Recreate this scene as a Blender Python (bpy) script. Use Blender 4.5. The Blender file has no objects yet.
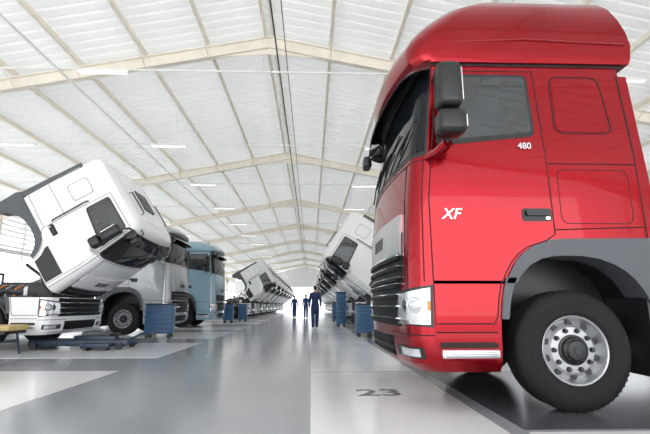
import bpy, bmesh, math, random
from mathutils import Vector, Matrix
random.seed(3)
D=bpy.data; sc=bpy.context.scene
pi=math.pi

# ---------------------------------------------------------------- materials
def mat(name,col,rough=.5,metal=0.,coat=0.,spec=.5,var=.06,vscale=3.,bump=0.,bscale=40.,emit=None):
    m=D.materials.new(name); m.use_nodes=True
    nt=m.node_tree; b=nt.nodes['Principled BSDF']
    b.inputs['Roughness'].default_value=rough
    b.inputs['Metallic'].default_value=metal
    b.inputs['Coat Weight'].default_value=coat
    b.inputs['Coat Roughness'].default_value=.02
    b.inputs['Specular IOR Level'].default_value=spec
    if emit:
        b.inputs['Emission Color'].default_value=(1,1,1,1); b.inputs['Emission Strength'].default_value=emit
    tc=nt.nodes.new('ShaderNodeTexCoord')
    n=nt.nodes.new('ShaderNodeTexNoise'); n.inputs['Scale'].default_value=vscale; n.inputs['Detail'].default_value=4
    nt.links.new(tc.outputs['Object'],n.inputs['Vector'])
    r=nt.nodes.new('ShaderNodeValToRGB')
    r.color_ramp.elements[0].position=.3; r.color_ramp.elements[1].position=.7
    r.color_ramp.elements[0].color=[c*(1-var) for c in col]+[1]
    r.color_ramp.elements[1].color=[min(1,c*(1+var)) for c in col]+[1]
    nt.links.new(n.outputs['Fac'],r.inputs['Fac']); nt.links.new(r.outputs['Color'],b.inputs['Base Color'])
    if bump>0:
        n2=nt.nodes.new('ShaderNodeTexNoise'); n2.inputs['Scale'].default_value=bscale
        nt.links.new(tc.outputs['Object'],n2.inputs['Vector'])
        bp=nt.nodes.new('ShaderNodeBump'); bp.inputs['Strength'].default_value=bump; bp.inputs['Distance'].default_value=.01
        nt.links.new(n2.outputs['Fac'],bp.inputs['Height']); nt.links.new(bp.outputs['Normal'],b.inputs['Normal'])
    return m
def paint(name,col,metal=.0,rough=.3,coat=1.,spec=.5): return mat(name,col,rough,metal,coat,spec,.02,1.)
RED=paint('red_paint',(.30,.0008,.008),.75,.23,.45,.25)
WHITE=paint('white_paint',(.84,.85,.86))
SILVER=paint('silver_paint',(.40,.42,.44),.4,.35)
LBLUE=paint('light_blue_paint',(.28,.44,.53),.1)
GREYPL=mat('grey_plastic',(.085,.092,.105),.5)
BLACK=mat('black_plastic',(.011,.012,.014),.38)
GRILLE=mat('grille_black',(.006,.006,.007),.5,0,0,.2)
RUBBER=mat('tyre_rubber',(.012,.012,.013),.75,0,0,.3,bump=.15,bscale=60)
GLASS=mat('dark_glass',(.025,.03,.033),.04,0,.6,.6,.3,1.2)
GLASSD=mat('windscreen_glass',(.008,.010,.012),.05,0,0.,.25,.3,1.2)
VISOR=mat('visor_acrylic',(.012,.006,.008),.1,0,.4)
ALU=mat('aluminium',(.62,.63,.65),.3,.85)
RIM=mat('rim_silver',(.42,.43,.45),.35,.6)
CHROME=mat('chrome',(.75,.76,.78),.12,1.)
LENS=mat('lamp_lens',(.6,.62,.65),.12,.3,1.)
STEEL=mat('dark_steel',(.04,.045,.052),.5,.4,var=.3,vscale=8)
ENGINE=mat('engine_grey',(.08,.09,.10),.5,.3,var=.35,vscale=10)
SEAM=mat('seam_dark',(.02,.004,.005),.7)
SEAMG=mat('seam_grey',(.10,.10,.10),.7)
CREAM=mat('cream_steel',(.84,.79,.70),.5)
PIPE=mat('white_pipe',(.8,.8,.78),.5)
TUBEL=mat('fluorescent_tube',(.9,.9,.9),.4,emit=1.2)
BLUE=mat('blue_cabinet',(.03,.105,.23),.4)
BLUED=mat('blue_jack_paint',(.015,.03,.065),.4)
YELLOW=mat('yellow_paint',(.55,.42,.18),.5)
ORANGE=mat('orange_lamp',(.8,.25,.03),.3)
WALLM=mat('wall_plaster',(.8,.81,.81),.8,bump=.1)
SKIN=mat('skin',(.50,.30,.22),.55)
HAIR=mat('hair_dark',(.02,.015,.012),.6)
APRON=mat('concrete_apron',(.55,.56,.53),.9,var=.1,vscale=.5)
FLG=mat('floor_grey',(.34,.355,.385),.15,0,0,.55,.05,.6)
FLW=mat('floor_white_paint',(.84,.85,.86),.15,0,0,.55,.03,.6)
FLD=mat('floor_dark_paint_and_shade',(.085,.088,.10),.2,0,0,.45,.06,.6)  # darker bay paint, with the shadow under the truck mixed into its colour
NUM=mat('floor_number_paint',(.13,.14,.16),.3)

def roof_mat():
    m=D.materials.new('roof_sheet'); m.use_nodes=True; nt=m.node_tree
    for n in list(nt.nodes): nt.nodes.remove(n)
    o=nt.nodes.new('ShaderNodeOutputMaterial'); mx=nt.nodes.new('ShaderNodeMixShader')
    d=nt.nodes.new('ShaderNodeBsdfDiffuse'); t=nt.nodes.new('ShaderNodeBsdfTranslucent')
    tc=nt.nodes.new('ShaderNodeTexCoord'); n=nt.nodes.new('ShaderNodeTexNoise'); n.inputs['Scale'].default_value=.35
    r=nt.nodes.new('ShaderNodeValToRGB'); r.color_ramp.elements[0].color=(.80,.81,.82,1); r.color_ramp.elements[1].color=(.88,.89,.89,1)
    nt.links.new(tc.outputs['Object'],n.inputs['Vector']); nt.links.new(n.outputs['Fac'],r.inputs['Fac'])
    nt.links.new(r.outputs['Color'],d.inputs['Color']); nt.links.new(r.outputs['Color'],t.inputs['Color'])
    mx.inputs['Fac'].default_value=.09
    nt.links.new(d.outputs[0],mx.inputs[1]); nt.links.new(t.outputs[0],mx.inputs[2]); nt.links.new(mx.outputs[0],o.inputs[0])
    return m
ROOF=roof_mat()

# ---------------------------------------------------------------- mesh builder
class MB:
    def __init__(s): s.v=[];s.f=[];s.m=[];s.mats=[]
    def mi(s,mt):
        if mt not in s.mats: s.mats.append(mt)
        return s.mats.index(mt)
    def add(s,vs,fs,mt):
        o=len(s.v); i=s.mi(mt); s.v+= [tuple(v) for v in vs]
        for f in fs: s.f.append([a+o for a in f]); s.m.append(i)
    def bm(s,bm,mt,M=None):
        bm.verts.ensure_lookup_table()
        vs=[(M@v.co if M else v.co) for v in bm.verts]; 
        s.add(vs,[[v.index for v in f.verts] for f in bm.faces],mt); bm.free()
    def box(s,a,b,mt,bev=0,M=None,seg=2):
        a=Vector(a);b=Vector(b); c=(a+b)/2; d=b-a
        if bev<=0:
            vs=[Vector((x,y,z)) for x in(a.x,b.x) for y in(a.y,b.y) for z in(a.z,b.z)]
            if M: vs=[M@v for v in vs]
            s.add(vs,[(0,1,3,2),(4,6,7,5),(0,4,5,1),(2,3,7,6),(0,2,6,4),(1,5,7,3)],mt); return
        bm=bmesh.new(); bmesh.ops.create_cube(bm,size=1)
        for v in bm.verts: v.co=Vector((v.co.x*d.x,v.co.y*d.y,v.co.z*d.z))+c
        bmesh.ops.bevel(bm,geom=bm.edges[:],offset=bev,segments=seg,affect='EDGES',profile=.5)
        bm.verts.index_update(); s.bm(bm,mt,M)
    def prism(s,poly,y0,y1,mt,M=None):
        n=len(poly)
        f0=(lambda x,z:y0) if not callable(y0) else y0
        f1=(lambda x,z:y1) if not callable(y1) else y1
        vs=[Vector((x,f0(x,z),z)) for x,z in poly]+[Vector((x,f1(x,z),z)) for x,z in poly]
        if M: vs=[M@v for v in vs]
        fs=[list(range(n)),list(range(2*n-1,n-1,-1))]+[[i,(i+1)%n,n+(i+1)%n,n+i] for i in range(n)]
        s.add(vs,fs,mt)
    def lathe(s,prof,c,mt,seg=48,axis='y',sgn=-1,close=False):
        vs=[];fs=[];n=len(prof);c=Vector(c)
        for k in range(seg):
            t=2*pi*k/seg
            for r,a in prof:
                if axis=='y': vs.append(c+Vector((r*math.cos(t),sgn*a,r*math.sin(t))))
                elif axis=='x': vs.append(c+Vector((sgn*a,r*math.cos(t),r*math.sin(t))))
                else: vs.append(c+Vector((r*math.cos(t),r*math.sin(t),sgn*a)))
        for k in range(seg):
            k2=(k+1)%seg
            for i in range(n-1): fs.append((k*n+i,k*n+i+1,k2*n+i+1,k2*n+i))
        s.add(vs,fs,mt)
    def cyl(s,c,r,h,mt,axis='z',seg=20,r2=None):
        r2=r if r2 is None else r2
        s.lathe([(0,-h/2),(r,-h/2),(r2,h/2),(0,h/2)],c,mt,seg,axis,1)
    def tube(s,pts,r,mt,seg=8,flat=1.):
        pts=[Vector(p) for p in pts]; vs=[];fs=[]; n=len(pts)
        up=None
        for i,p in enumerate(pts):
            d=(pts[min(i+1,n-1)]-pts[max(i-1,0)]).normalized()
            if up is None:
                up=Vector((0,0,1)) if abs(d.z)<.9 else Vector((0,1,0))
            a=d.cross(up).normalized(); b=a.cross(d).normalized(); up=b
            for k in range(seg):
                t=2*pi*k/seg; vs.append(p+a*math.cos(t)*r+b*math.sin(t)*r)
        for i in range(n-1):
            for k in range(seg):
                fs.append((i*seg+k,i*seg+(k+1)%seg,(i+1)*seg+(k+1)%seg,(i+1)*seg+k))
        fs.append(list(range(seg))); fs.append(list(range((n-1)*seg,n*seg)))
        s.add(vs,fs,mt)
    def sphere(s,c,r,mt,sc_=(1,1,1),u=16,v=10):
        bm=bmesh.new(); bmesh.ops.create_uvsphere(bm,u_segments=u,v_segments=v,radius=r)
        for x in bm.verts: x.co=Vector((x.co.x*sc_[0],x.co.y*sc_[1],x.co.z*sc_[2]))+Vector(c)
        bm.verts.index_update(); s.bm(bm,mt)
    def mesh(s,name,ang=35):
        me=D.meshes.new(name); me.from_pydata(s.v,[],s.f)
        for m in s.mats: me.materials.append(m)
        me.polygons.foreach_set('material_index',s.m)
        bm=bmesh.new(); bm.from_mesh(me); bmesh.ops.recalc_face_normals(bm,faces=bm.faces); bm.to_mesh(me); bm.free()
        me.shade_smooth(); me.set_sharp_from_angle(angle=math.radians(ang)); me.update()
        return me
    def obj(s,name,parent=None,ang=35):
        o=D.objects.new(name,s.mesh(name,ang)); sc.collection.objects.link(o)
        if parent: o.parent=parent
        return o
def empty(name,loc=(0,0,0),rz=0):
    e=D.objects.new(name,None); e.empty_display_size=.3; e.location=loc; e.rotation_euler=(0,0,rz)
    sc.collection.objects.link(e); return e
def rpoly(pts,r,n=4):
    out=[];N=len(pts)
    for i in range(N):
        p=Vector(pts[i]);a=(Vector(pts[i-1])-p);b=(Vector(pts[(i+1)%N])-p)
        rr=min(r,a.length*.45,b.length*.45); a=p+a.normalized()*rr; b=p+b.normalized()*rr
        for k in range(n+1):
            t=k/n; q=a*(1-t)**2+p*2*t*(1-t)+b*t*t; out.append((q.x,q.y))
    return out
def lerp(tab,z):
    if z<=tab[0][0]: return tab[0][1:]
    for a,b in zip(tab,tab[1:]):
        if z<=b[0]:
            t=(z-a[0])/(b[0]-a[0]); return tuple(x+(y-x)*t for x,y in zip(a[1:],b[1:]))
    return tab[-1][1:]

# ---------------------------------------------------------------- truck
CX,CZ=1.475,.508
def arch(z,a=.62,b=1.0,p=2.6,c=1.45):
    q=max(0,min(1,(z-.5)/b)); return c-a*(1-q**p)**(1/p)
TAB=[ # z, f, w, bow, rcx, rcy
 (.33,.10,1.17,.07,.2,.2),(.40,.02,1.225,.07,.2,.2),(.52,-.01,1.245,.07,.2,.2),(.75,-.01,1.25,.07,.2,.2),(1.1,.0,1.25,.07,.2,.2),
 (1.5,.01,1.25,.07,.19,.2),(1.95,.03,1.25,.07,.17,.19),(2.35,.07,1.245,.07,.16,.18),(3.34,.21,1.17,.07,.12,.17),(3.40,.25,1.13,.07,.12,.16)]
def xr(z):
    if z<.6: return .83
    return arch(z) if z<1.4999 else 2.22
def pt(lv,s,off=0):
    f,w,b,rx,ry,xrr=lv; near=s<=3; u=s if near else 6-s
    xc=f+b+rx
    if u<=1: x=xrr+(xc-xrr)*u; y=-w; nx,ny=0,-1
    elif u<=2:
        t=(u-1)*pi/2; x=xc-rx*math.sin(t); y=-(w-ry)-ry*math.cos(t); nx,ny=-math.sin(t),-math.cos(t)
    else:
        v=u-3; y=v*(w-ry); x=f+b*v*v; nx,ny=-1,v*.12
    x+=nx*off; y+=ny*off
    return (x,y) if near else (x,-y)
def S(s,z,off=0):
    f,w,b,rx,ry=lerp(TAB,z); x,y=pt((f,w,b,rx,ry,xr(z)),s,off); return Vector((x,y,z))
SS=[0,.33,.66,1]+[1+k/7 for k in range(1,8)]+[2+k/6 for k in range(1,12)]+[4+k/7 for k in range(0,7)]+[5,5.33,5.66,6]
def loft(mb,levels,mt,mtb=None):
    n=len(SS);vs=[];fs=[]
    for z,*lv in levels:
        for s in SS:
            x,y=pt(lv,s); vs.append((x,y,z))
    for i in range(len(levels)-1):
        for k in range(n): fs.append((i*n+k,i*n+(k+1)%n,(i+1)*n+(k+1)%n,(i+1)*n+k))
    fs.append(list(range(n))); fs.append(list(range((len(levels)-1)*n,len(levels)*n)))
    mb.add(vs,fs,mt)
def patch(mb,s0,s1,z0,z1,off,mt,ns=14,nz=6,base=-.01,shape=None):
    vs=[];fs=[]
    for o in (off,base):
        for j in range(nz+1):
            for i in range(ns+1):
                a=i/ns;b=j/nz; s_=s0+(s1-s0)*a; z_=z0+(z1-z0)*b
                if shape: s_,z_=shape(a,b,s_,z_)
                vs.append(S(s_,z_,o))
    N=(ns+1)*(nz+1)
    for j in range(nz):
        for i in range(ns):
            q=j*(ns+1)+i; fs.append((q,q+1,q+ns+2,q+ns+1)); 
    per=[i for i in range(ns+1)]+[j*(ns+1)+ns for j in range(1,nz+1)]+[nz*(ns+1)+i for i in range(ns-1,-1,-1)]+[j*(ns+1) for j in range(nz-1,0,-1)]
    for k in range(len(per)):
        a=per[k];b=per[(k+1)%len(per)]; fs.append((a,b,b+N,a+N))
    mb.add(vs,fs,mt)
def wS(z): return lerp(TAB,z)[1]
def side(mb,poly,off,mt,base=-.01,sides=(-1,1)):
    for sg in sides:
        mb.prism(poly,lambda x,z:sg*(wS(z)+base),lambda x,z:sg*(wS(z)+off),mt)
def sline(mb,pts,mt,r=.006,closed=False,sides=(-1,1),sub=4):
    P=list(pts)+([pts[0]] if closed else []); Q=[]
    for a,b in zip(P,P[1:]):
        for k in range(sub): t=k/sub; Q.append((a[0]+(b[0]-a[0])*t,a[1]+(b[1]-a[1])*t))
    Q.append(P[-1])
    for sg in sides: mb.tube([(x,sg*wS(z),z) for x,z in Q],r,mt,5)
def fline(mb,s0,s1,z0,z1,mt,r=.006,n=14): mb.tube([S(s0+(s1-s0)*k/n,z0+(z1-z0)*k/n) for k in range(n+1)],r,mt,5)

def wheel_mesh(dual=False):
    mb=MB(); c=(0,0,0)
    g=[]
    for a in (.10,.145,.19,.235): g+=[(.508,-a),(.494,-a-.002),(.494,-a-.011),(.508,-a-.013)]
    mb.lathe([(.285,-.035),(.305,-.012),(.315,-.010),(.318,-.004),(.36,0),(.40,0),(.403,-.003),(.43,-.004),(.465,-.018),(.488,-.036),(.503,-.055),(.508,-.075)]+g+[(.505,-.275),(.49,-.295),(.40,-.31),(.30,-.3),(.285,-.28)],c,RUBBER,72)
    for k in range(60):
        t=2*pi*k/60; M=Matrix.Rotation(-t,4,'Y')
        mb.box((.492,.056,-.008),(.5105,.094,.008),RUBBER,0,M)
    if not dual:
        rim=[(.288,-.035),(.292,-.02),(.285,-.014),(.274,-.02),(.268,-.05),(.258,-.10),(.246,-.115),(.23,-.108),(.205,-.082),(.19,-.068),(.14,-.062),(.118,-.062)]
        zf=-.066; rh=.222; 
    else:
        rim=[(.288,-.035),(.292,-.02),(.285,-.014),(.274,-.02),(.268,-.08),(.25,-.16),(.22,-.19),(.13,-.2),(.118,-.2)]
        zf=-.2; rh=.222
    mb.lathe(rim,c,RIM,64)
    mb.lathe([(.285,-.29),(.255,-.2),(.11,-.2),(.11,-.29)],c,STEEL,40)
    for k in range(10):
        t=2*pi*(k+.5)/10; x,z=math.cos(t),math.sin(t)
        if not dual:
            mb.cyl((x*rh,.095,z*rh),.027,.02,BLACK,'y',16)
        else: mb.cyl((x*rh,.192,z*rh),.026,.016,BLACK,'y',16)
        t=2*pi*k/10; x,z=math.cos(t)*.1675,math.sin(t)*.1675
        mb.cyl((x,-zf-.012,z),.0165,.035,STEEL,'y',6)
        mb.cyl((x,-zf-.004,z),.022,.012,BLACK,'y',12)
    h=0 if not dual else -.08
    mb.lathe([(.13,-.07),(.128,-.05),(.112,-.046),(.106,-.02+h*0),(.085,-.008),(.078,.004),(.05,.008),(0,.010)],c,BLACK,32)
    for k in range(8):
        t=2*pi*k/8; mb.cyl((math.cos(t)*.094,.014,math.sin(t)*.094),.007,.014,STEEL,'y',6)
    mb.cyl((0,-.011,0),.03,.01,STEEL,'y',20)
    return mb.mesh('truck_wheel')
WH=wheel_mesh(); WHD=wheel_mesh(True)
def put_wheel(par,name,x,y,sg,me):
    o=D.objects.new(name,me); sc.collection.objects.link(o); o.parent=par; o.location=(x,sg*y,CZ)
    if sg>0: o.rotation_euler=(0,0,pi)
def lowshell(mb,P,seam,logo=False):
    zs=[.33,.36,.40,.46,.52,.62,.75,.85,.95,1.04,1.09]
    L=[(z,)+tuple(lerp(TAB,z))+(xr(z),) for z in zs]; L.append((1.095,)+tuple(lerp(TAB,1.1))+(xr(1.1),))
    loft(mb,L,P)
    patch(mb,2.35,3.65,.38,.60,.004,GRILLE); patch(mb,2.12,3.88,.70,1.085,.004,GRILLE)
    for z in (.75,.86,.97,1.07):
        patch(mb,2.16,3.84,z-.02,z+.015,.035,GRILLE,nz=1); patch(mb,2.16,3.84,z+.015,z+.022,.038,CHROME,nz=1)
    for z in (.44,.52): patch(mb,2.4,3.6,z-.008,z+.008,.02,GRILLE,nz=1)
    for m_ in (0,1):
        q=lambda s: 6-s if m_ else s
        def shp(a,b,s,z,m_=m_): return s, z-.05*(b)*a + .03*(1-b)*a
        patch(mb,q(1.02),q(2.22),.70,1.06,.008,BLACK,ns=12,shape=shp)
        patch(mb,q(1.10),q(2.16),.725,1.035,.014,LENS,ns=12,shape=shp)
        patch(mb,q(1.10),q(2.16),.725,.755,.020,CHROME,ns=12,nz=1)
        for s_,r_ in ((1.55,.075),(1.9,.065)):
            p=S(q(s_),.885,.0); n=(S(q(s_),.885,1)-p).normalized()
            M=Matrix.Translation(p+n*.016)@n.to_track_quat('Z','Y').to_matrix().to_4x4()
            bm=bmesh.new(); bmesh.ops.create_cone(bm,cap_ends=True,segments=24,radius1=r_,radius2=r_*.85,depth=.014); bm.verts.index_update(); mb.bm(bm,CHROME,M)
            bm=bmesh.new(); bmesh.ops.create_uvsphere(bm,u_segments=16,v_segments=8,radius=r_*.7)
            for v in bm.verts: v.co.z*=.3
            bm.verts.index_update(); mb.bm(bm,GLASS if s_>1.7 else LENS,Matrix.Translation(n*.006)@M)
        patch(mb,q(1.3),q(2.25),.44,.535,.006,BLACK,ns=10,nz=2); patch(mb,q(1.42),q(2.1),.455,.52,.012,LENS,ns=10,nz=2)
        fline(mb,q(1.),q(2.4),.635,.635,seam)
        patch(mb,q(1.1),q(1.18),.84,.92,.0155,ORANGE,ns=2,nz=2)
    side(mb,rpoly([(.33,.36),(.78,.36),(.78,.43),(.33,.43)],.02),.004,P)
    side(mb,rpoly([(.30,.53),(.80,.53),(.79,.58),(.30,.58)],.025),.003,SEAM)  # dark strip painted in for the shaded recess above the step
    sline(mb,[(.27,.66),(.80,.66)],seam)
    for sg in (-1,1):
        mb.box((.31,sg*1.05 if sg>0 else -1.275,.45),(.80,1.275 if sg>0 else -1.05,.52),ALU,.012)
        for k in range(3): mb.box((.34,sg*1.277-.003,.463+k*.018),(.77,sg*1.277+.003,.467+k*.018),GREYPL)
def cabmesh(P,seam,cap,low,number=False):
    mb=MB()
    zs=[1.105,1.2,1.3,1.4,1.45,1.495,1.5,1.6,1.8,1.95,2.15,2.35,2.6,2.85,3.1]
    L=[(z,)+tuple(lerp(TAB,z))+(xr(z),) for z in zs]
    if low:
        L+=[(3.2,.20,1.17,.07,.13,.17,2.2),(3.28,.24,1.14,.08,.16,.2,2.17),(3.34,.33,1.05,.1,.2,.25,2.1),(3.37,.5,.9,.1,.25,.3,2.0)]
        loft(mb,L,P)
        for y in [-.7+.2*k for k in range(8)]: mb.box((.55,y-.03,3.35),(1.95,y+.03,3.385),P,.01)
        mb.box((.95,-.32,3.36),(1.5,.32,3.42),GREYPL,.02)
        for y in (-.75,.75): mb.tube([(.7,y,3.36),(.72,y,3.43),(1.3,y,3.43),(1.32,y,3.36)],.015,BLACK,6)
    else:
        L+=[(z,)+tuple(lerp(TAB,z))+(xr(z),) for z in (3.25,3.34,3.40)]
        loft(mb,L,P)
        h=cap
        loft(mb,[(3.30,.16,1.175,.08,.14,.18,2.27),(3.325,.16,1.175,.08,.14,.18,2.27)],BLACK)
        C=[(0.0,.13,1.205,.10,.20,.22,2.33),(.06,.06,1.215,.11,.22,.24,2.35),(.2,.03,1.215,.12,.24,.27,2.37),(.36,.09,1.19,.13,.28,.30,2.36),(.52,.20,1.15,.15,.32,.34,2.33),(.68,.34,1.09,.17,.36,.40,2.29),(.80,.49,1.0,.18,.40,.46,2.25),(.88,.68,.88,.18,.40,.5,2.2),(.92,.9,.74,.16,.4,.5,2.1)]
        loft(mb,[(3.325+a*h/.92,)+tuple(r) for a,*r in C],P)
        for sg in (-1,1):
            mb.tube([(.55,sg*1.205,3.325+.2*h/.92),(1.3,sg*1.212,3.325+.24*h/.92),(2.3,sg*1.214,3.325+.2*h/.92)],.012,P,6)
        mb.box((.62,-.5,3.325+.80*h/.92),(.9,.5,3.325+.90*h/.92),P,.03)
    zt=3.28 if not low else 3.12
    patch(mb,1.12,4.88,2.31,zt+.02,.003,BLACK,ns=30,nz=8)
    patch(mb,1.22,4.78,2.36,zt-.03,.007,GLASSD,ns=30,nz=8)
    for s_ in (2.5,3.2,3.8):
        mb.tube([S(s_,2.34,.03),S(s_-.25,2.5,.035),S(s_-.62,2.62,.03)],.009,BLACK,6)
        mb.tube([S(s_-.2,2.5,.02),S(s_-.9,2.72,.02)],.008,BLACK,5)
    z0=zt-.12; n=26; vs=[];fs=[]
    for i in range(n+1):
        s_=1.15+3.7*i/n
        for o,z in ((.05,zt+.06),(.20,z0-.02),(.185,z0-.025),(.03,zt+.05)): vs.append(S(s_,z,o))
    for i in range(n):
        for k in range(4): fs.append((i*4+k,i*4+(k+1)%4,(i+1)*4+(k+1)%4,(i+1)*4+k))
    mb.add(vs,fs,VISOR)
    patch(mb,2.08,3.92,1.12,1.62,.004,GRILLE)
    for z in (1.17,1.28,1.38):
        patch(mb,2.14,3.86,z-.02,z+.015,.035,GRILLE,nz=1); patch(mb,2.14,3.86,z+.015,z+.022,.038,CHROME,nz=1)
    patch(mb,2.10,3.90,1.42,1.80,.02,ALU if P is RED else P,nz=2)
    patch(mb,2.10,3.90,1.40,1.425,.028,CHROME,nz=1)
    for k in range(3): patch(mb,2.75+k*.18,2.88+k*.18,1.54,1.67,.026,BLACK,ns=2,nz=2)
    fline(mb,1.05,4.95,2.27,2.27,seam)
    for q in (lambda s:s,lambda s:6-s):
        mb.tube([S(q(2.03),z) for z in (1.12,1.5,1.9,2.27)],.006,seam,5)
        mb.tube([S(q(1.25),z,.001) for z in (1.12,1.5,1.9,2.27)],.006,seam,5)
    ar=[(arch(z)-.03,z) for z in (1.12,1.2,1.3,1.38,1.44)]
    sline(mb,[(.27,1.12),(.265,1.9),(.315,2.38),(.42,3.24 if not low else 3.12),(1.36,3.24 if not low else 3.12),(1.385,1.56)]+[(1.3,1.50)]+ar[::-1],seam)
    zw=3.20 if not low else 3.06
    win=[(.35,2.41),(1.30,2.52),(1.30,zw),(.47,zw)]
    side(mb,rpoly(win,.07),.003,BLACK)
    win2=[(.42,2.47),(1.27,2.56),(1.27,zw-.03),(.50,zw-.03)]
    side(mb,rpoly(win2,.05),.007,GLASS)
    side(mb,rpoly([(.50,2.48),(.515,2.48),(.60,zw-.03),(.585,zw-.03)],.003,2),.010,BLACK)
    side(mb,rpoly([(1.10,1.68),(1.37,1.68),(1.37,1.80),(1.10,1.80)],.03),.004,BLACK)
    side(mb,rpoly([(1.13,1.73),(1.34,1.73),(1.34,1.78),(1.13,1.78)],.02),.03,BLACK)
    side(mb,rpoly([(1.31,1.695),(1.35,1.695),(1.35,1.72),(1.31,1.72)],.01),.012,CHROME)
    if not low:
        sline(mb,rpoly([(1.50,2.56),(2.05,2.56),(2.0,3.18),(1.52,3.18)],.09),seam,.007,True,sub=1)
        side(mb,rpoly([(1.515,2.575),(2.03,2.575),(1.985,3.165),(1.535,3.165)],.08),.004,P)
        sline(mb,[(1.385,2.24),(2.2,2.24)],seam)
        sline(mb,rpoly([(1.46,1.66),(2.12,1.66),(2.12,2.18),(1.46,2.18)],.08),seam,.004,True,sub=1)
    else:
        side(mb,rpoly([(1.55,2.4),(1.95,2.4),(1.95,2.85),(1.55,2.85)],.07),.004,SEAMG); side(mb,rpoly([(1.56,2.41),(1.94,2.41),(1.94,2.84),(1.56,2.84)],.07),.006,P)
        sline(mb,[(1.385,2.1),(2.2,2.1)],seam)
        side(mb,[(.30,1.12),(.82,1.12),(.88,1.3),(.98,1.43),(.98,1.5),(.30,1.5)],.004,BLACK)
        for sg in (-1,1): mb.tube([(1.42,sg*1.24,1.8),(1.42,sg*1.29,1.85),(1.42,sg*1.27,2.6),(1.42,sg*1.22,2.65)],.015,BLACK,6)
    sline(mb,[(1.385,1.60),(2.2,1.63)],seam)
    for sg in (-1,1):
        hh=3.2 if not low else 2.9
        pl=[(2.20,1.5),(2.36,1.42),(2.30,hh),(2.2,hh)]
        mb.prism(pl,lambda x,z:sg*(wS(z)-.04),lambda x,z:sg*(wS(z)+.003),P if not low else GREYPL)
        mb.tube([(2.22,sg*wS(1.5),1.5),(2.21,sg*wS(2.4),2.4),(2.2,sg*wS(hh),hh)],.008,seam,5)
    fp=[(arch(z)-.0,z) for z in (1.11,1.2,1.3,1.38,1.45,1.49)]
    fo=[(1.3,1.505),(1.45,1.515),(2.36,1.525),(2.40,1.45),(2.38,.98),(2.27,.9)]
    fi=[(1.45+(1.45-arch(z,.76,.86)),z) for z in (.95,1.05,1.15,1.22,1.28,1.33,1.355)]+[(1.45,1.36)]
    ff=[(arch(z,.56,.86),z) for z in (1.355,1.33,1.27,1.18,1.11)]
    for sg in (-1,1):
        mb.prism([(x,z) for x,z in fp+fo+fi+ff],sg*.98,sg*1.268,GREYPL)
    mb.box((.35,-1.1,1.12),(.85,1.1,1.3),STEEL); mb.box((.9,-1.15,1.36),(2.2,1.15,1.5),BLACK)
    for sg in (-1,1):
        mb.tube([(.27,sg*1.20,2.30),(.33,sg*1.38,2.29),(.38,sg*1.52,2.33)],.05,P,10)
        mb.tube([(.37,sg*1.50,2.30),(.39,sg*1.53,2.6),(.39,sg*1.50,3.04)],.02,BLACK,8)
        mb.tube([(.39,sg*1.50,3.00),(.38,sg*1.3,3.12),(.38,sg*1.18,3.12)],.02,BLACK,8)
        mb.box((.28,sg*1.58-.11,2.62),(.49,sg*1.58+.11,3.05),BLACK,.06,seg=4)
        mb.box((.27,sg*1.58-.11,2.37),(.51,sg*1.58+.11,2.60),BLACK,.06,seg=4)
        mb.box((.485,sg*1.58-.075,2.68),(.494,sg*1.58+.075,2.99),CHROME); mb.box((.505,sg*1.58-.075,2.43),(.514,sg*1.58+.075,2.54),CHROME)
    mb.tube([S(4.4,3.28,.02),S(4.4,3.30,.2),S(4.4,3.18,.27)],.015,BLACK,6)
    p=S(4.4,3.1,.27); mb.box(p-Vector((.06,.13,.09)),p+Vector((.06,.13,.09)),BLACK,.04,seg=3)
    return mb.mesh('cab')
def lowmesh(P,seam,full=True):
    mb=MB(); lowshell(mb,P,seam)
    sline(mb,[(.27,1.1),(.27,.73),(.78,.73),(arch(.8)-.03,.8),(arch(.95)-.03,.95),(arch(1.09)-.03,1.09)],seam)
    for sg in (-1,1):
        o_=[(arch(z),z) for z in (.77,.9,1.0,1.1,1.12)]; i_=[(arch(z,.56,.86),z) for z in (1.12,1.1,1.0,.9,.77)]
        mb.prism(o_+i_,sg*.98,sg*1.268,GREYPL)
        pts=[(arch(z,.555,.84),z) for z in (.55,.8,1.0,1.15,1.25,1.33)]+[(1.45,1.36)]+[(2.90-arch(z,.75,.84),z) for z in (1.33,1.25,1.15,1.0,.9,.5)]
        vs=[];fs=[]
        for x,z in pts: vs+=[(x,sg*1.2,z),(x,sg*.02,z)]
        for k in range(len(pts)-1): fs.append((2*k,2*k+1,2*k+3,2*k+2))
        if full:
            mb.add(vs,fs,BLACK)
            mb.prism(pts,sg*.66,sg*.64,BLACK)
            mb.box((2.14,min(sg*.7,sg*1.24),.28),(2.20,max(sg*.7,sg*1.24),1.0),BLACK,.01)
            mb.box((2.18,min(sg*.7,sg*1.24),.34),(2.44,max(sg*.7,sg*1.24),1.02),GREYPL,.02)
            for k in range(4): mb.box((2.2,sg*1.243-.004,.5+k*.12),(2.41,sg*1.243+.004,.53+k*.12),BLACK)
    return mb.mesh('bumper')
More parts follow.
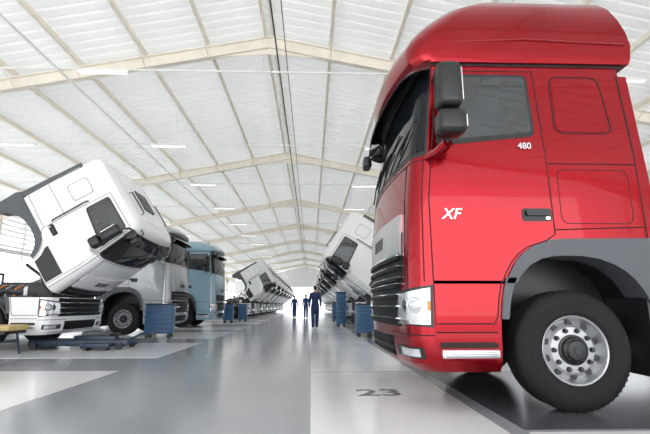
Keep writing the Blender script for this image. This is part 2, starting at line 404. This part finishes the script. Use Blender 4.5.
def chassis(engine=True,fairing=False):
    mb=MB()
    for sg in (-1,1):
        mb.box((.35,sg*.40-.04,.72),(6.05,sg*.40+.04,.98),STEEL,.01)
        mb.box((1.0,sg*.45-.04,.60),(1.9,sg*.45+.04,.66),STEEL,.01)
        mb.box((2.75,min(sg*.55,sg*1.18),.42),(4.05,max(sg*.55,sg*1.18),1.05),ALU if not fairing else GREYPL,.09,seg=4)
        for x in (3.0,3.75): mb.box((x-.03,min(sg*.53,sg*1.195),.41),(x+.03,max(sg*.53,sg*1.195),1.06),BLACK)
        if fairing:
            mb.box((2.44,sg*1.22-.03,.35),(4.25,sg*1.22+.03,1.12),GREYPL,.02)
            for z in (.55,.75,.95): mb.box((2.48,sg*1.252-.006,z),(4.2,sg*1.252+.006,z+.02),BLACK)
        pts=[(5.2+.60*math.cos(t),.5+.62*math.sin(t)) for t in [pi*k/12 for k in range(1,12)]]
        inn=[(5.2+.57*math.cos(t),.5+.59*math.sin(t)) for t in [pi*k/12 for k in range(11,0,-1)]]
        mb.prism(pts+inn,sg*.55,sg*1.23,BLACK)
        mb.box((6.0,sg*.9-.25,.62),(6.06,sg*.9+.25,.78),BLACK); mb.box((6.05,sg*.98-.12,.65),(6.07,sg*.98+.12,.75),mats_tail)
        mb.tube([(.9,sg*.95,.9),(1.43,sg*.9,.55),(1.9,sg*.62,.8)],.03,STEEL)
    for x in (1.0,2.3,3.4,4.4,6.0): mb.box((x-.05,-.4,.75),(x+.05,.4,.95),STEEL)
    mb.cyl((CX,0,CZ),.07,2.0,STEEL,'y'); mb.cyl((5.2,0,CZ),.11,1.8,STEEL,'y'); mb.sphere((5.2,0,CZ),.27,STEEL)
    mb.box((4.5,-.42,.98),(5.6,.42,1.08),BLACK,.02); mb.lathe([(0,.03),(.4,.03),(.45,0),(0,0)],(5.0,0,1.14),BLACK,32,'z',1)
    mb.box((2.4,-.45,.98),(2.75,.45,1.9 if engine is False else 1.5),STEEL,.03)
    mb.box((.75,-.36,.62),(1.95,.36,1.22),ENGINE,.05); mb.box((.8,-.27,1.2),(1.9,.2,1.33),ENGINE,.04)
    for k in range(6): mb.box((.86+k*.17,-.2,1.30),(.98+k*.17,.14,1.355),BLACK,.02)
    mb.box((.40,-.48,.58),(.52,.48,1.09),BLACK,.02); mb.box((.22,-.42,.62),(.3,.42,1.06),STEEL)
    mb.lathe([(0,0),(.34,0),(.34,.05),(.05,.06),(0,.06)],(.62,0,.93),STEEL,24,'x',1)
    for y,c in ((-.46,ALU),(.42,STEEL)):
        mb.tube([(.8,y,.9),(1.1,y,1.2),(1.6,y,1.25),(1.95,y,1.0)],.05,c,10); mb.cyl((1.5,y,.95),.09,.3,c,'z')
    mb.box((2.0,-.3,.6),(2.7,.3,1.1),STEEL,.06)
    mb.tube([(.9,-.6,.75),(.9,-.6,1.1),(1.3,-.57,1.2),(2.2,-.57,1.3)],.045,BLACK,8)
    mb.tube([(2.2,.62,.95),(2.2,.62,1.34)],.06,BLACK,10)
    for sg in (-1,1):
        mb.box((.3,sg*.5-.06,.98),(.6,sg*.5+.06,1.13),STEEL,.02)
        mb.box((.45,sg*.85-.18,.55),(.8,sg*.85+.18,.98),STEEL,.03)
    return mb.mesh('chassis')
def tiltextra():
    mb=MB()
    mb.tube([(1.5,-.55,.95),(.95,-.55,2.05)],.035,CHROME,8); mb.tube([(1.5,-.55,.95),(1.25,-.55,1.45)],.055,BLACK,8)
    for sg in (-1,1):
        pts=[(CX+.62*math.cos(t),.5+.60*math.sin(t)) for t in [pi*k/12 for k in range(1,12)]]
        inn=[(CX+.585*math.cos(t),.5+.565*math.sin(t)) for t in [pi*k/12 for k in range(11,0,-1)]]
        mb.prism(pts+inn,sg*.85,sg*1.22,BLACK)
        mb.box((.55,min(sg*.6,sg*1.05),.98),(.85,max(sg*.6,sg*1.05),1.14),STEEL,.03)
        mb.box((.20,sg*.75-.2,1.08),(.75,sg*.75+.2,1.42),BLACK,.05)
        mb.box((.15,sg*.5-.05,1.0),(.45,sg*.5+.05,1.5),STEEL,.02)
        mb.tube([(.25,sg*.95,1.1),(.45,sg*.98,1.55),(.85,sg*.9,1.8)],.035,BLACK,8)
    mb.box((.8,-.25,1.3),(1.9,.18,1.42),ENGINE,.03)
    for k in range(6): mb.box((.86+k*.17,-.2,1.40),(.98+k*.17,.14,1.46),BLACK,.02)
    mb.tube([(.55,-.9,1.0),(1.1,-.95,1.25),(2.1,-.85,1.3)],.03,BLACK,6)
    mb.tube([(2.2,.62,1.3),(2.2,.62,1.75)],.07,BLACK,10); mb.box((2.1,.5,1.3),(2.35,.85,1.42),BLACK,.02)
    for k in range(5): mb.tube([(.9+k*.2,.2,1.38),(.95+k*.2,.38,1.30),(.95+k*.2,.42,1.05)],.022,ALU if k%2 else ORANGE,6)
    mb.box((.62,.45,1.1),(.95,.75,1.34),PIPE,.04); mb.cyl((1.0,-.15,1.48),.13,.16,BLACK,'z'); 
    mb.tube([(1.0,-.15,1.5),(1.2,-.4,1.6),(1.6,-.55,1.45),(2.1,-.62,1.35)],.05,ALU,10)
    mb.tube([(.5,.3,1.05),(.7,.25,1.35),(1.0,.3,1.45)],.035,BLACK,8); mb.tube([(.5,-.3,1.0),(.62,-.35,1.3),(.9,-.3,1.4)],.03,BLUE,8)
    mb.box((2.05,-.8,1.28),(2.5,.8,1.36),STEEL,.01); mb.tube([(2.45,-.75,1.3),(2.45,-.75,1.7),(2.45,.75,1.7),(2.45,.75,1.3)],.03,STEEL,8)
    return mb.mesh('engine_dressing')
mats_tail=mat('tail_lamp',(.35,.01,.01),.25)
CACHE={}
def truck(name,x,ynear,facing,P,seam,cap=.92,low=False,tilt=0,fairing=False,cabz=1.):
    """facing -1: front looks to -X (right row);  +1: front looks to +X (left row)"""
    e=empty(name,(x,ynear+1.25,0),0 if facing<0 else pi)
    key=(P.name,cap,low); k2=(P.name,); k3=fairing
    if key not in CACHE: CACHE[key]=cabmesh(P,seam,cap,low)
    if k2+(tilt>0,) not in CACHE: CACHE[k2+(tilt>0,)]=lowmesh(P,seam,tilt==0)
    if k3 not in CACHE: CACHE[k3]=chassis(True,fairing)
    def add(n,me,par=e):
        o=D.objects.new(n,me); sc.collection.objects.link(o); o.parent=par; return o
    add('chassis',CACHE[k3]); add('bumper',CACHE[k2+(tilt>0,)])
    cab=add('cab',CACHE[key]); cab.scale=(1,1,cabz)
    if tilt:
        px,pz=.05,1.12; t=math.radians(-tilt); R=Matrix.Rotation(t,4,'Y')
        cab.matrix_local=Matrix.Translation((px,0,pz+.06))@R@Matrix.Translation((-px,0,-pz))
        if 'tx' not in CACHE: CACHE['tx']=tiltextra()
        add('engine_dressing',CACHE['tx'])
    for i,(sg) in enumerate((-1,1)):
        put_wheel(e,'wheel_front_%d'%i,CX,1.235,sg,WH); put_wheel(e,'wheel_rear_%d'%i,5.2,1.20,sg,WHD)
    return e

RS=1.045; CZS=.966
red=truck('red_semi_truck',.82,3.91+1.25*(RS-1),-1,RED,SEAM,.98,False,0,True,CZS); red.scale=(RS,)*3
def text(par,body,x,y,z,size,mt,rot=(pi/2,0,0),name='badge',ext=.004,shear=0,bold=0):
    c=D.curves.new(name,'FONT'); c.body=body; c.size=size; c.extrude=ext; c.shear=shear; c.align_x='CENTER'; c.align_y='CENTER'; c.offset=bold
    o=D.objects.new(name,c); c.materials.append(mt); sc.collection.objects.link(o); o.parent=par; o.location=(x,y,z); o.rotation_euler=rot; return o
text(red,'XF',.45,-1.256,1.68,.14,CHROME,name='badge',shear=.3)
text(red,'480',1.18,-1.252,2.33,.085,CHROME,name='badge_number',ext=.006,bold=.001)

SM=SEAMG
truck('white_tilt_cab_truck',-5.35,9.3,1,WHITE,SM,0,True,57)
truck('grey_semi_truck',-4.55,14.4,1,SILVER,SM,.45,False)
truck('light_blue_semi_truck',-4.15,19.4,1,LBLUE,SM,.5,False)
for y in (31,35.9,40.8,45.7,50.6,55.5,60.4,65): truck('white_tilt_cab_truck',-4.15,y,1,WHITE,SM,0,True,57)
for y in (14.6,20.5,26.0,31.5,37,42.5,48,53.5,59,64.5): truck('white_tilt_cab_truck',2.05,y,-1,WHITE,SM,0,True,57)

# ---------------------------------------------------------------- hall
RX,HW,RZ,SL=-1.23,14.,8.36,.20
XL,XR=RX-HW,RX+HW; Y0,Y1=-9.,88.
ze=RZ-SL*HW
frames=[11.3+9.65*k for k in range(-2,9)]
mb=MB()
def rz(x): return RZ-SL*abs(x-RX)
for y in frames:
    for sg in (-1,1):
        xa,xb=RX,RX+sg*HW
        def band(o0,o1,hw,xs=(xa,xb),e=0):
            x0,x1=xs
            mb.prism([(x0,rz(x0)+o0),(x1,rz(x1)+o0),(x1,rz(x1)+o1),(x0,rz(x0)+o1)],y-hw,y+hw,CREAM)
        band(-.16,.16,.012); band(-.18,-.155,.09); band(.155,.18,.09)
        mb.prism([(xa,rz(xa)-.16),(xa+sg*1.6,rz(xa+sg*1.6)-.16),(xa,rz(xa)-.36)],y-.012,y+.012,CREAM)
        mb.prism([(xb,rz(xb)-.16),(xb-sg*2.2,rz(xb-sg*2.2)-.16),(xb,rz(xb)-.75)],y-.012,y+.012,CREAM)
        cx=xb-sg*.15
        mb.box((cx-.14,y-.1,0),(cx-.115,y+.1,ze),CREAM); mb.box((cx+.115,y-.1,0),(cx+.14,y+.1,ze),CREAM); mb.box((cx-.12,y-.012,0),(cx+.12,y+.012,ze),CREAM)
        for k in range(1,8):
            x=RX+sg*k*1.75
            for dy in (-.7,.7): mb.tube([(x,y,rz(x)-.16),(x,y+dy,rz(x)+.2)],.018,CREAM,5)
mb.obj('roof_frame')
mb=MB()
for sg in (-1,1):
    for k in range(0,8):
        x=RX+sg*(k*1.75+ (.12 if k==0 else 0))
        mb.box((x-.025,Y0,rz(x)+.20),(x+.025,Y1,rz(x)+.33),CREAM); mb.box((x-.05,Y0,rz(x)+.18),(x+.05,Y1,rz(x)+.20),CREAM)
mb.obj('roof_purlin')
mb=MB()
for sg in (-1,1):
    vs=[];fs=[]; y=Y0; prof=[]
    while y<Y1: prof+=[(y,0),(y+.20,0),(y+.24,.04),(y+.29,.04)]; y+=.33
    xa,xb=RX,RX+sg*(HW+.6)
    for yy,h in prof: vs+=[(xa,yy,rz(xa)+.335+h),(xb,yy,rz(xb)+.335+h)]
    for i in range(len(prof)-1): fs.append((2*i,2*i+1,2*i+3,2*i+2))
    mb.add(vs,fs,ROOF)
mb.obj('ceiling',None,20)
mb=MB(); ml=MB()
for y in [f-1.9 for f in frames]+[f+2.9 for f in frames]:
    mb.tube([(XL+.4,y,6.35),(XR-.4,y,6.35)],.022,PIPE,6)
    for x in (-8.2,-4.7,RX,2.3,5.8): mb.tube([(x,y,6.35),(x,y,rz(x)+.2)],.007,PIPE,4)
    for x in (-10,-4.9,2.4,7.5):
        ml.box((x-.6,y-.05,6.27),(x+.6,y+.05,6.33),PIPE,.01)
        for dy in (-.03,.03): ml.tube([(x-.55,y+dy,6.258),(x+.55,y+dy,6.258)],.012,TUBEL,6)
mb.tube([(RX+.25,Y0,7.75),(RX+.25,Y1,7.75)],.02,STEEL,6); mb.tube([(RX+.5,Y0,7.72),(RX+.5,Y1,7.72)],.012,STEEL,6)
for x in (-5.9,3.6): mb.tube([(x,Y0,6.3),(x,Y1,6.3)],.03,PIPE,6)
mb.obj('ceiling_pipe'); ml.obj('fluorescent_light')
for nm,xw,sg in (('wall_left',XL,-1),('wall_right',XR,1)):
    mb=MB(); a,b=(xw-.1,xw+.1)
    mb.box((a,Y0,0),(b,Y1,1.1),WALLM)
    mb.box((a,Y0,3.5),(b,Y1,3.7),WALLM)
    k=0
    while 3.85+k*.26<ze-.1:
        z=3.85+k*.26; M=Matrix.Translation((xw,0,z))@Matrix.Rotation(sg*.5,4,'Y')
        mb.box((-.09,Y0,-.006),(.09,Y1,.006),WALLM,0,M); k+=1
    mb.box((a,Y0,ze-.1),(b,Y1,ze+.4),CREAM)
    y=Y0
    while y<Y1: mb.box((xw-.05,y-.04,1.1),(xw+.05,y+.04,ze),PIPE); y+=3.2167
    mb.obj(nm)
mb=MB()
mb.box((XL,Y1,4.6),(XR,Y1+.2,ze),WALLM); mb.prism([(XL,ze),(XR,ze),(RX,RZ+.4)],Y1,Y1+.2,WALLM)
mb.box((XL,Y1,0),(-10.5,Y1+.2,4.6),WALLM); mb.box((8,Y1,0),(XR,Y1+.2,4.6),WALLM)
mb.obj('wall_back')
mb=MB(); mb.box((XL-.1,Y0,-.15),(XR+.1,Y1+.2,0),FLG); mb.obj('floor')
mb=MB()
def pan(x0,x1,y0,y1,m,h=.003): mb.box((x0,y0,.0),(x1,y1,h),m)
per=4.85; y=3.4-2*per
while y<Y1-6:
    pan(XL+.4,-2.77,y,y+3.25,FLW)
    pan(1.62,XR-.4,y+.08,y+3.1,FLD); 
    y+=per
y=6.42-3*per
while y<Y1-6:
    pan(0,1.47,y+.10,y+per,FLW); y+=per
pan(1.62,XR-.4,1.6,3.42,FLW,.003)
mb.obj('floor_marking')
t=text(None,'23',.74,4.93,.0035,.50,NUM,(0,0,0),'floor_number',.0005,0,.012)
mb=MB(); mb.box((-120,-60,-.4),(120,180,-.16),APRON); mb.obj('ground')

# ---------------------------------------------------------------- workshop things
def cart(x,y,rz_=0,h=.95,w=.75,d=.5,name='tool_cabinet'):
    e=empty(name,(x,y,0),rz_); mb=MB()
    mb.box((-w/2,-d/2,.14),(w/2,d/2,h),BLUE,.015)
    n=6; dh=(h-.2)/n
    for k in range(n):
        z=.17+k*dh
        for s_ in (-1,1):
            mb.box((-w/2+.03,s_*(d/2+.006)-.006,z),(w/2-.03,s_*(d/2+.006)+.006,z+dh-.02),BLUE,.004)
            mb.box((-w/2+.06,s_*(d/2+.018)-.006,z+dh-.05),(w/2-.06,s_*(d/2+.018)+.006,z+dh-.035),STEEL)
    mb.box((-w/2-.02,-d/2-.02,h),(w/2+.02,d/2+.02,h+.04),BLACK,.01)
    mb.tube([(w/2,-d/2+.05,h-.1),(w/2+.1,-d/2+.05,h-.05),(w/2+.1,d/2-.05,h-.05),(w/2,d/2-.05,h-.1)],.014,CHROME,6)
    mb.obj('body',e); mb=MB()
    for a in (-1,1):
        for b in (-1,1):
            mb.cyl((a*(w/2-.08),b*(d/2-.07),.055),.055,.035,BLACK,'y'); mb.box((a*(w/2-.08)-.03,b*(d/2-.07)-.025,.1),(a*(w/2-.08)+.03,b*(d/2-.07)+.025,.145),STEEL)
    mb.obj('casters',e); return e
cart(-4.42,13.2,.1,.95,.75)
cart(-4.55,24.6,0,1.0,.5); cart(-4.2,27.5,0,1.0,.5)
cart(1.35,20.0,0,1.5,.42); cart(1.62,13.6,0,.95,.5); cart(1.5,26.0,0,1.1,.5)
e=empty('floor_jack',(-4.9,10.1,0),0); mb=MB()
for s_ in (-1,1): mb.box((-1.15,s_*.27-.04,.07),(.95,s_*.27+.04,.2),BLUED,.02)
mb.box((-1.1,-.24,.09),(-.2,.24,.19),BLACK,.02); mb.box((-.3,-.12,.12),(.6,.12,.28),BLUED,.03); mb.lathe([(0,.04),(.1,.04),(.12,0),(0,0)],(.55,0,.29),BLACK,20,'z',1)
for xx in (-1.0,.8):
    for s_ in (-1,1): mb.cyl((xx,s_*.35,.075),.075,.06,STEEL,'y')
mb.tube([(.85,0,.18),(1.1,0,.3),(1.35,0,.32)],.022,BLUED,6); mb.tube([(1.35,-.14,.32),(1.35,.14,.32)],.018,BLACK,6)
mb.box((.1,-.6,.06),(.7,-.36,.15),BLUED,.02); mb.cyl((.2,-.48,.04),.04,.2,BLACK,'y'); mb.cyl((.6,-.48,.04),.04,.2,BLACK,'y')
mb.obj('body',e)
e=empty('work_platform',(-7.0,8.75,0),0); mb=MB()
mb.box((-1.5,-.30,.46),(1.4,.30,.56),YELLOW,.015); mb.box((-1.45,-.31,.40),(1.35,.31,.46),BLACK)
for xx in (-1.3,1.2):
    for s_ in (-1,1): mb.tube([(xx,s_*.25,.46),(xx+.08*(1 if xx>0 else -1),s_*.3,.0)],.025,BLUED,6)
    mb.tube([(xx,-.27,.25),(xx,.27,.25)],.018,BLUED,6)
mb.tube([(-1.3,-.27,.2),(1.2,-.27,.2)],.018,BLUED,6)
mb.obj('body',e)

# ---------------------------------------------------------------- people
def cloth(name,col):
    m=mat(name,col,.85,var=.15,vscale=8); nt=m.node_tree; b=nt.nodes['Principled BSDF']
    tc=nt.nodes.new('ShaderNodeTexCoord'); sx=nt.nodes.new('ShaderNodeSeparateXYZ'); nt.links.new(tc.outputs['Object'],sx.inputs[0])
    src=b.inputs['Base Color'].links[0].from_socket
    def thr(v,op):
        n=nt.nodes.new('ShaderNodeMath'); n.operation=op; n.inputs[1].default_value=v; nt.links.new(sx.outputs['Z'],n.inputs[0]); return n.outputs[0]
    m1=nt.nodes.new('ShaderNodeMix'); m1.data_type='RGBA'; nt.links.new(thr(.11,'LESS_THAN'),m1.inputs[0]); nt.links.new(src,m1.inputs[6]); m1.inputs[7].default_value=(.012,.012,.012,1)
    m2=nt.nodes.new('ShaderNodeMix'); m2.data_type='RGBA'; nt.links.new(thr(1.495,'GREATER_THAN'),m2.inputs[0]); nt.links.new(m1.outputs[2],m2.inputs[6]); m2.inputs[7].default_value=(.5,.3,.22,1)
    nt.links.new(m2.outputs[2],b.inputs['Base Color']); return m
NAVY=cloth('navy_coverall',(.02,.04,.13)); NAVY2=cloth('blue_coverall',(.03,.07,.24))
def skinobj(name,pts,edges,rad,mt,par,sub=2):
    me=D.meshes.new(name); me.from_pydata(pts,edges,[]); o=D.objects.new(name,me); sc.collection.objects.link(o); o.parent=par
    md=o.modifiers.new('Skin','SKIN'); md.use_smooth_shade=True
    for i,r in enumerate(rad):
        me.skin_vertices[0].data[i].radius=r if isinstance(r,tuple) else (r,r); me.skin_vertices[0].data[i].use_root=(i==0)
    sb=o.modifiers.new('Sub','SUBSURF'); sb.levels=sub; sb.render_levels=sub
    me.materials.append(mt); return o
def person(x,y,heading,mt,step=1,sc_=1.,name='mechanic'):
    e=empty(name,(x,y,0),heading); e.scale=(sc_,)*3
    s=step
    P=[(0,0,.96),(0,.01,1.10),(0,.02,1.27),(0,.02,1.42),(0,.03,1.52),(0,.04,1.58)]; R=[(.16,.12),(.15,.11),(.17,.12),(.155,.11),(.065,.065),(.055,.055)]; E=[(0,1),(1,2),(2,3),(3,4),(4,5)]
    hands=[]
    for sd in (-1,1):
        f=s*sd
        b=len(P)
        P+=[(sd*.09,0,.88),(sd*.095,.08*f+.03,.50),(sd*.09,.12*f+(-.06 if f<0 else .06),.10),(sd*.10,.12*f+(.06 if f<0 else .19),.045)]
        R+=[(.115,.115),(.08,.085),(.065,.07),(.045,.038)]; E+=[(0,b),(b,b+1),(b+1,b+2),(b+2,b+3)]
        b=len(P)
        w=(sd*.235,-.15*f+.06,.88)
        P+=[(sd*.18,.02,1.41),(sd*.225,-.06*f,1.15),w]; R+=[(.078,.078),(.06,.06),(.042,.042)]; E+=[(3,b),(b,b+1),(b+1,b+2)]
        hands.append((sd,w,f))
    skinobj('body',P,E,R,mt,e)
    for sd,w,f in hands:
        w=Vector(w); hp=[w,w+Vector((0,.005,-.05)),w+Vector((0,.012,-.09))]; hr=[(.024,.028),(.016,.038),(.014,.036)]; he=[(0,1),(1,2)]
        for i,L in enumerate((.070,.08,.075,.058)):
            yy=.030-.020*i; k=len(hp); base=w+Vector((0,.012+yy,-.09))
            hp+=[base,base+Vector((-sd*.008,.004,-L*.5)),base+Vector((-sd*.026,.006,-L*.95))]; hr+=[.010,.009,.0075]; he+=[(2,k),(k,k+1),(k+1,k+2)]
        k=len(hp); hp+=[w+Vector((-sd*.008,.035,-.035)),w+Vector((-sd*.02,.055,-.065)),w+Vector((-sd*.026,.058,-.09))]; hr+=[.013,.011,.009]; he+=[(1,k),(k,k+1),(k+1,k+2)]
        skinobj('hand',[tuple(p) for p in hp],he,hr,SKIN,e,1)
    mb=MB(); hc=Vector((0,.045,1.66))
    bm=bmesh.new(); bmesh.ops.create_uvsphere(bm,u_segments=24,v_segments=16,radius=1)
    for v in bm.verts:
        q=v.co.copy(); taper=1-.28*max(0,-q.z); v.co=hc+Vector((q.x*.078*taper,q.y*.098*(1-.1*max(0,-q.z)),q.z*.115))
    bm.verts.index_update(); mb.bm(bm,SKIN)
    mb.sphere(hc+Vector((0,.10,-.01)),.016,SKIN,(.8,1.1,1.6),10,8)
    for sd in (-1,1):
        mb.sphere(hc+Vector((sd*.08,-.005,-.005)),.022,SKIN,(.35,.8,1.3),10,8)
        mb.sphere(hc+Vector((sd*.03,.083,.012)),.012,WHITE,(1,.6,.7),10,8); mb.sphere(hc+Vector((sd*.03,.089,.012)),.006,BLACK,(1,.6,1),8,6)
        mb.box(hc+Vector((sd*.03-.018,.086,.03)),hc+Vector((sd*.03+.018,.094,.036)),HAIR)
    mb.box(hc+Vector((-.022,.082,-.055)),hc+Vector((.022,.092,-.047)),mats_tail,.003)
    bm=bmesh.new(); bmesh.ops.create_uvsphere(bm,u_segments=24,v_segments=16,radius=1)
    kill=[v for v in bm.verts if (v.co.y>.25 and v.co.z<.45) or v.co.z<-.45]
    bmesh.ops.delete(bm,geom=kill,context='VERTS')
    for v in bm.verts: v.co=hc+Vector((v.co.x*.085,v.co.y*.104-.003,v.co.z*.122+.004))
    bm.verts.index_update(); mb.bm(bm,HAIR)
    mb.obj('head',e); return e
person(.17,19.0,.05,NAVY,1,1.)
person(-.40,34,0,NAVY2,-1,1.); person(-1.35,36,.2,NAVY2,1,.98); person(.35,44,pi,NAVY,1,1.)

# ---------------------------------------------------------------- light
w=D.worlds.new('World'); sc.world=w; w.use_nodes=True; nt=w.node_tree; bg=nt.nodes['Background']
sk=nt.nodes.new('ShaderNodeTexSky'); sk.sky_type='HOSEK_WILKIE'; sk.turbidity=6; sk.sun_direction=(-.3,-.5,.8)
mx=nt.nodes.new('ShaderNodeMix'); mx.data_type='RGBA'; mx.inputs[0].default_value=.8; mx.inputs[7].default_value=(.95,.97,1,1)
nt.links.new(sk.outputs[0],mx.inputs[6]); nt.links.new(mx.outputs[2],bg.inputs[0]); bg.inputs[1].default_value=2.7
l=D.lights.new('sun','SUN'); l.energy=8; l.angle=.03; l.color=(1,.97,.92); o=D.objects.new('sun',l); sc.collection.objects.link(o)
o.rotation_euler=Vector((.35,.45,-1)).to_track_quat('-Z','Y').to_euler()
l=D.lights.new('added_front_fill','AREA'); l.shape='RECTANGLE'; l.size=24; l.size_y=5; l.energy=850; l.color=(1,.98,.96)  # added area fill behind the camera to brighten the hall
o=D.objects.new('added_front_fill',l); sc.collection.objects.link(o); o.location=(RX,Y0+.3,2.9); o.rotation_euler=Vector((0,1,.12)).to_track_quat('-Z','Y').to_euler()
sc.view_settings.view_transform='Standard'; sc.view_settings.look='None'; sc.view_settings.exposure=0

cam=D.cameras.new('camera'); cam.sensor_width=36; cam.lens=433*36/650; co=D.objects.new('camera',cam); sc.collection.objects.link(co)
co.location=(0,0,.92); co.rotation_euler=(math.radians(90+11.6),0,math.radians(-1.8)); cam.clip_end=500
sc.camera=co
